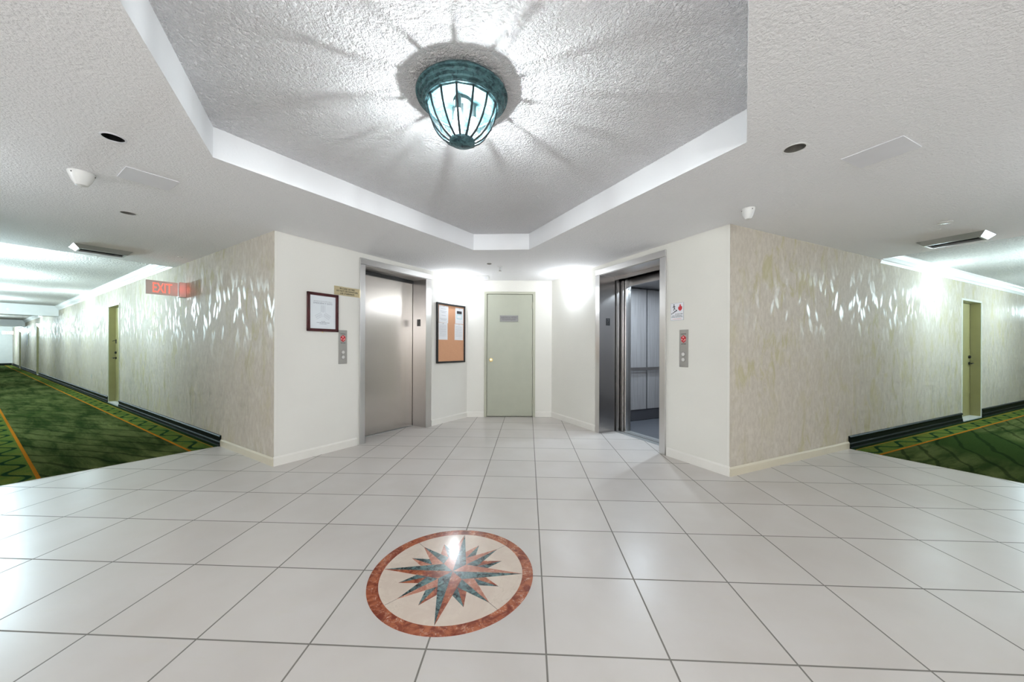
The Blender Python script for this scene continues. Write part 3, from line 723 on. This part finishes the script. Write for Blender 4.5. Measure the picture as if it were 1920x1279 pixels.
t = thing('brass_sign', 'brass plate with fire instructions beside the closed elevator frame', 'sign', EL, (.8325, -.001, 1.955))
pl = MB().box((-.1725, -.004, -.054), (.1725, 0, .054), .001).build('plate', M['brassplate'], t)
lettering([('IN CASE OF FIRE', 0, .030, .020, .20, -.0045), ('DO NOT USE ELEVATORS', 0, .0, .020, .285, -.0045), ('USE STAIRWAYS', 0, -.030, .020, .19, -.0045)], M['ink'], pl)

def call_station(fr, pos, label):
    t = thing('call_station', label, 'elevator call panel', fr, pos, group='elevator call panels')
    MB().box((-.0545, -.010, -.208), (.0545, 0, .208), .002).build('face_plate', M['callsteel'], t)
    e = MB().prism([P2(.044, 90), P2(.037, 150), P2(.037, 210), P2(.044, 270), P2(.037, 330), P2(.037, 30)], 0, .0012, Matrix.Translation((0, -.0102, .105)) @ Matrix.Rotation(PI / 2, 4, 'X')).build('fire_emblem', M['red'], t)
    m = MB()
    for x, z, r in ((-.002, .020, .010), (-.020, -.006, .009), (.018, -.008, .009), (.004, -.020, .006)): m.cyl((x, -.0118, .105 + z), r, .001, 'Y', 16)
    m.build('emblem_motif', M['pink'], e)
    lettering([('IN CASE OF FIRE', 0, .160, .008, .062, -.0105), ('USE EXIT STAIRS', 0, .050, .008, .060, -.0105)], M['ink'], t, 'lettering')
    for z in (-.065, -.125):
        b = MB().cyl((0, -.013, z), .019, .010, 'Y').build('call_button', M['plastic'], t)
        MB().lathe([(.019, 0), (.024, 0), (.024, .004), (.019, .004)], 24, closed=True, mat=Matrix.Translation((0, -.010, z)) @ Matrix.Rotation(PI / 2, 4, 'X')).build('button_ring', M['steel_dark'], b)
    return t
call_station(EL, (.772, 0, 1.263), 'steel call panel with red fire emblem under the framed exit plan')
call_station(ER, (2.795, 0, 1.260), 'steel call panel with red fire emblem right of the open elevator')

t = thing('fire_sign', 'small white sign with stair figure and red flame above the right call panel', 'sign', ER, (2.7035, -.001, 1.679))
pl = MB().box((-.084, -.004, -.097), (.084, 0, .097), .001).build('plate', M['paper'], t)
MB().box((-.086, -.003, -.099), (.086, -.0005, -.095)).box((-.086, -.003, .095), (.086, -.0005, .099)).box((-.086, -.003, -.099), (-.083, -.0005, .099)).box((.083, -.003, -.099), (.086, -.0005, .099)).build('border', M['inkgrey'], pl)
rx = Matrix.Translation((0, -.0042, 0)) @ Matrix.Rotation(PI / 2, 4, 'X')
MB().prism([(-.076, -.028), (-.076, -.016), (-.056, -.016), (-.056, -.004), (-.036, -.004), (-.036, .008), (-.016, .008), (-.016, .020), (.002, .020), (.002, .010)], 0, .0008, rx).build('stair_symbol', M['ink'], pl)
m = MB().cyl((-.040, -.0046, .080), .007, .0008, 'Y', 14)
for a, b, r in (((-.040, .070), (-.036, .040), .007), ((-.036, .042), (-.046, .014), .004), ((-.036, .042), (-.022, .026), .004), ((-.040, .066), (-.060, .050), .003), ((-.040, .066), (-.018, .056), .003)):
    d = (Vector(b) - Vector(a)).normalized(); q = Vector((-d.y, d.x)) * r
    m.prism([Vector(a) + q, Vector(b) + q * .7, Vector(b) - q * .7, Vector(a) - q], 0, .0008, rx)
m.build('stair_figure', M['ink'], pl)
MB().prism([(.042, .086), (.052, .068), (.054, .052), (.062, .060), (.068, .046), (.066, .026), (.056, .014), (.042, .006), (.028, .014), (.018, .026), (.016, .044), (.024, .058), (.030, .048), (.034, .066)], 0, .0008, rx).build('flame_symbol', M['red'], pl)
lettering([('IN CASE OF FIRE', .028, -.028, .010, .095, -.0045), ('USE STAIRWAY', 0, -.046, .010, .14, -.0045), ('DO NOT USE ELEVATORS', 0, -.061, .009, .15, -.0045)], M['ink'], pl)
bars([(-.060, .060, -.082, .007)], M['pink'], pl, -.0042)

t = thing('cork_board', 'cork notice board in a black frame between the closed elevator and the alcove corner', 'notice board', EL, (2.760, -.002, 1.502))
w2, h2, fw = .360, .502, .030
m = MB()
for a, b in (((-w2, -.028, -h2), (-w2 + fw, 0, h2)), ((w2 - fw, -.028, -h2), (w2, 0, h2)), ((-w2, -.028, h2 - fw), (w2, 0, h2)), ((-w2, -.028, -h2), (w2, 0, -h2 + fw))): m.box(a, b, .004)
m.build('frame', M['black'], t)
MB().box((-w2 + .02, -.012, -h2 + .02), (w2 - .02, -.002, h2 - .02)).build('cork_panel', M['cork'], t)
PG = 'paper notices on the cork board'
def notice(x, z, w_, h_, rot, label, rows, top=False):
    q = thing('paper_notice', label, 'notice', EL, (2.760 + x, -.0155, 1.502 + z), group=PG); q.rotation_euler = (0, rot, EL.a)
    s = MB().box((-w_ / 2, -.001, -h_ / 2), (w_ / 2, 0, h_ / 2)).build('sheet', M['paper'], q)
    bars(rows, M['inklt'], q, -.0012)
    MB().sphere((0, -.005, h_ / 2 - .012), .006).build('push_pin', M['alum'], q)
    return q
notice(-.195, .315, .225, .285, .02, 'upper left paper notice on the cork board', [(-.06, .06, .09, .008), (-.08, .08, .05, .008), (-.05, .05, .03, .008), (-.05, .05, -.02, .008), (-.085, .085, -.075, .007), (-.06, .06, -.095, .007)])
notice(-.205, .030, .215, .280, -.01, 'lower left paper notice on the cork board', [(-.08, .08, .10 - .022 * i, .006) for i in range(9)])
q = notice(.205, .315, .215, .275, .0, 'upper right paper notice with black heading and blue box on the cork board', [])
MB().box((-.065, -.0018, .035), (.065, -.001, .085)).build('heading', M['ink'], q); MB().box((-.07, -.0016, -.055), (.065, -.001, .025)).build('blue_box', M['cyan'], q)
MB().box((-.06, -.0020, -.045), (.055, -.0015, .015)).build('box_text', M['paper'], q)
notice(.195, .030, .225, .280, .01, 'lower right paper notice on the cork board', [(-.085, .085, .095 - .024 * i, .006) for i in range(8)])

# ------------------------------------------------------------------ exit signs
def exit_sign(fr, pos, label, e=.35):
    t = thing('exit_sign', label, 'exit sign', fr, pos)
    MB().box((-.055, -.075, -.108), (.055, 0, .108), .003).build('housing', M['exithouse'], t)
    p = MB().box((-.006, -.415, -.098), (.006, -.080, .098), .001).build('panel', M['exitpanel'], t)
    q = lettering([('EXIT', 0, 0, .135, .200, 0)], M['exitred'], p, 'exit_letters', depth=.003)
    q.matrix_world = Matrix.Identity(4); q.location = (.0068, -.245, 0); q.rotation_euler = (0, 0, PI / 2)
    light('exit_glow', 'POINT', (.13, -.07, 0), e, (1, .10, .06), .04, t)
    return t
exit_sign(WL, (-2.78, 0, 2.092), 'red lettered exit sign jutting from the left corridor wall near the lobby', .22)
exit_sign(WL, (-34.0, -.08, 2.092), 'small red exit sign at the far end of the left corridor', .5)

ex = exit_sign(RW, (3.6, -CW, 2.09), 'red lettered exit sign on the near wall of the right corridor, outside the picture', .9); ex.rotation_euler = (0, 0, RW.a + PI)
struct(MB().box((LEND, -CW, .004), (LEND + .02, -.03, .135)).build('baseboard_left_end', M['base']), WL)
# left corridor odds and ends
t = thing('wall_outlet', 'small outlet plate low on the left corridor wall past the first door', 'outlet', WL, (-9.81, 0, .50))
MB().box((-.036, -.005, -.058), (.036, 0, .058), .002).build('cover_plate', M['outlet'], t)
MB().box((-.014, -.008, .010), (.014, -.004, .040)).box((-.014, -.008, -.040), (.014, -.004, -.010)).build('socket', M['plastic'], t)
t = thing('wall_notice', 'tall dark framed notice far down the left corridor wall', 'picture frame', WL, (-26.1, 0, 1.60))
MB().box((-.22, -.03, -.31), (.22, 0, .31), .004).build('frame', M['jamb'], t); MB().box((-.18, -.034, -.27), (.18, -.029, .27)).build('sheet', M['inkgrey'], t)
t = thing('beam_sprinkler', 'small sprinkler head on the face of the first corridor beam', 'sprinkler', WL, (-15.6, -1.0, 2.45))
MB().cyl((.012, 0, 0), .035, .02, 'X').build('escutcheon', M['alum'], t); MB().cyl((.04, 0, 0), .012, .05, 'X').build('head', M['steel_dark'], t)

# ------------------------------------------------------------------ ceiling fittings
def can(c, r, label, mat):
    t = thing('recessed_can_light', label, 'recessed light', None, (c[0], c[1], H), group='unlit recessed can lights')
    MB().lathe([(r - .001, .0005), (r - .002, .05), (r * .75, .085), (0, .09)], 32).build('can_lining', mat, t, True)
    MB().lathe([(r + .006, 0), (r + .006, -.002), (r - .002, -.003), (r - .002, 0)], 40, closed=True).build('trim_ring', M['white'] if mat is not M['speck'] else M['plate'], t)
can(CANS[0][0], CANS[0][1], 'black round recessed can in the left ceiling, nearest the camera', M['speck'])
can(CANS[1][0], CANS[1][1], 'dark round recessed can in the left ceiling in front of the vent', M['greycan'])
can(CANS[2][0], CANS[2][1], 'grey-brown round recessed can in the right ceiling', M['greycan'])
def detector(pos, r, h, rz, label):
    t = thing('smoke_detector', label, 'detector', None, pos, rz)
    MB().lathe([(r, 0), (r, -.010), (r * .92, -.022), (r * .72, -h * .62), (r * .45, -h * .93), (r * .2, -h), (0, -h)], 32).build('dome', M['plastic'], t, True)
    for a in (20, 150, 260): MB().sphere(((r * .94) * math.cos(math.radians(a)), (r * .94) * math.sin(math.radians(a)), -.016), .0045).build('screw', M['ink'], t)
detector((-3.25, .91, H), .068, .095, .3, 'white cone shaped detector hanging from the left ceiling')
detector((1.85, 1.75, H), .052, .095, .3, 'white cone shaped detector hanging from the right ceiling near the wall corner')
o = MB().box((-.135, -.138, -.004), (.135, .138, 0), .001).build('access_plate', M['plate'])
tag(o, 'flat square blank plate screwed to the left ceiling', 'access plate', WL, (.478, -1.043, H), group='flat blank ceiling plates')
o = MB().box((-.130, -.142, -.004), (.130, .142, 0), .001).build('access_plate', M['plate'])
tag(o, 'flat square blank plate screwed to the right ceiling', 'access plate', RW, (-.398, -1.216, H), group='flat blank ceiling plates')
def vent(fr, pos, w_, d_, label):    # w along the lobby edge (y), d along the corridor (x)
    t = thing('air_vent', label, 'air vent', fr, pos, group='slotted ceiling air vents')
    m = MB(); bb = m.bm; h = .048
    A = [(-d_ / 2, -w_ / 2), (d_ / 2, -w_ / 2), (d_ / 2, w_ / 2), (-d_ / 2, w_ / 2)]
    B = [(-d_ / 2 + .065, -w_ / 2 + .045), (d_ / 2 - .045, -w_ / 2 + .045), (d_ / 2 - .045, w_ / 2 - .045), (-d_ / 2 + .065, w_ / 2 - .045)]
    C = [(x * .86 if abs(x) > 0 else x, y * .92) for x, y in B]
    va = [bb.verts.new((x, y, 0)) for x, y in A]; vb = [bb.verts.new((x, y, -h)) for x, y in B]
    vc = [bb.verts.new((x, y, -h)) for x, y in C]; vd = [bb.verts.new((x, y, -.006)) for x, y in C]
    for i in range(4):
        j = (i + 1) % 4
        bb.faces.new((va[i], va[j], vb[j], vb[i])); bb.faces.new((vb[i], vb[j], vc[j], vc[i])); bb.faces.new((vc[i], vc[j], vd[j], vd[i]))
    m.build('frame', M['alum'], t)
    MB().prism(C[::-1], -.012, -.004).build('duct_opening', M['dark'], t)
    for s in (-.03, .03): MB().box((s - .002, -w_ / 2 + .07, -.040), (s + .002, w_ / 2 - .07, -.012)).build('louvre', M['rubber'], t)
vent(WL, (-2.69, -.826, H), .495, .34, 'slotted metal air vent in the ceiling before the left corridor')
vent(RW, (2.69, -.775, H), .495, .34, 'slotted metal air vent in the ceiling before the right corridor')
o = MB().lathe([(0, -.008), (.044, -.008), (.050, -.004), (.050, 0)], 32).build('cover_disc', M['plastic'], smooth=True); tag(o, 'thin white round cover disc on the right ceiling beside the vent', 'cover disc', None)
o.location = (3.95, 2.16, H)
o = MB().lathe([(0, -.006), (.020, -.006), (.026, 0)], 24).build('cover_disc', M['white'], smooth=True); tag(o, 'tiny round cover disc on the ceiling above the exit sign', 'cover disc', None)
o.location = (-4.85, 3.18, H)
o = MB().lathe([(0, -.010), (.022, -.010), (.034, -.004), (.036, 0)], 24).build('sensor_disc', M['greycan'], smooth=True); tag(o, 'small grey sensor disc on the alcove ceiling beside the sprinkler', 'sensor', None)
o.location = (-.655, 3.70, H)
t = thing('sprinkler', 'chrome sprinkler head hanging from the alcove ceiling', 'sprinkler', None, (-.51, 3.89, H))
MB().lathe([(0, -.010), (.030, -.010), (.045, -.003), (.047, 0)], 28).build('escutcheon', M['white'], t, True)
MB().cyl((0, 0, -.030), .014, .045).build('body', M['alum'], t)
MB().cyl((0, 0, -.066), .020, .006).sphere((0, 0, -.056), .012).build('deflector', M['steel_dark'], t)
t = thing('ceiling_grille', 'white rectangular grille on the alcove ceiling at the left corner', 'ceiling grille', BK, (.245, -.30, H))
MB().box((-.16, -.13, -.012), (.16, .13, 0), .004).build('frame', M['white'], t)
for i in range(6): MB().box((-.135, -.105 + i * .038, -.015), (.135, -.095 + i * .038, -.012)).build('slat', M['plate'], t)

bpy.context.view_layer.update()
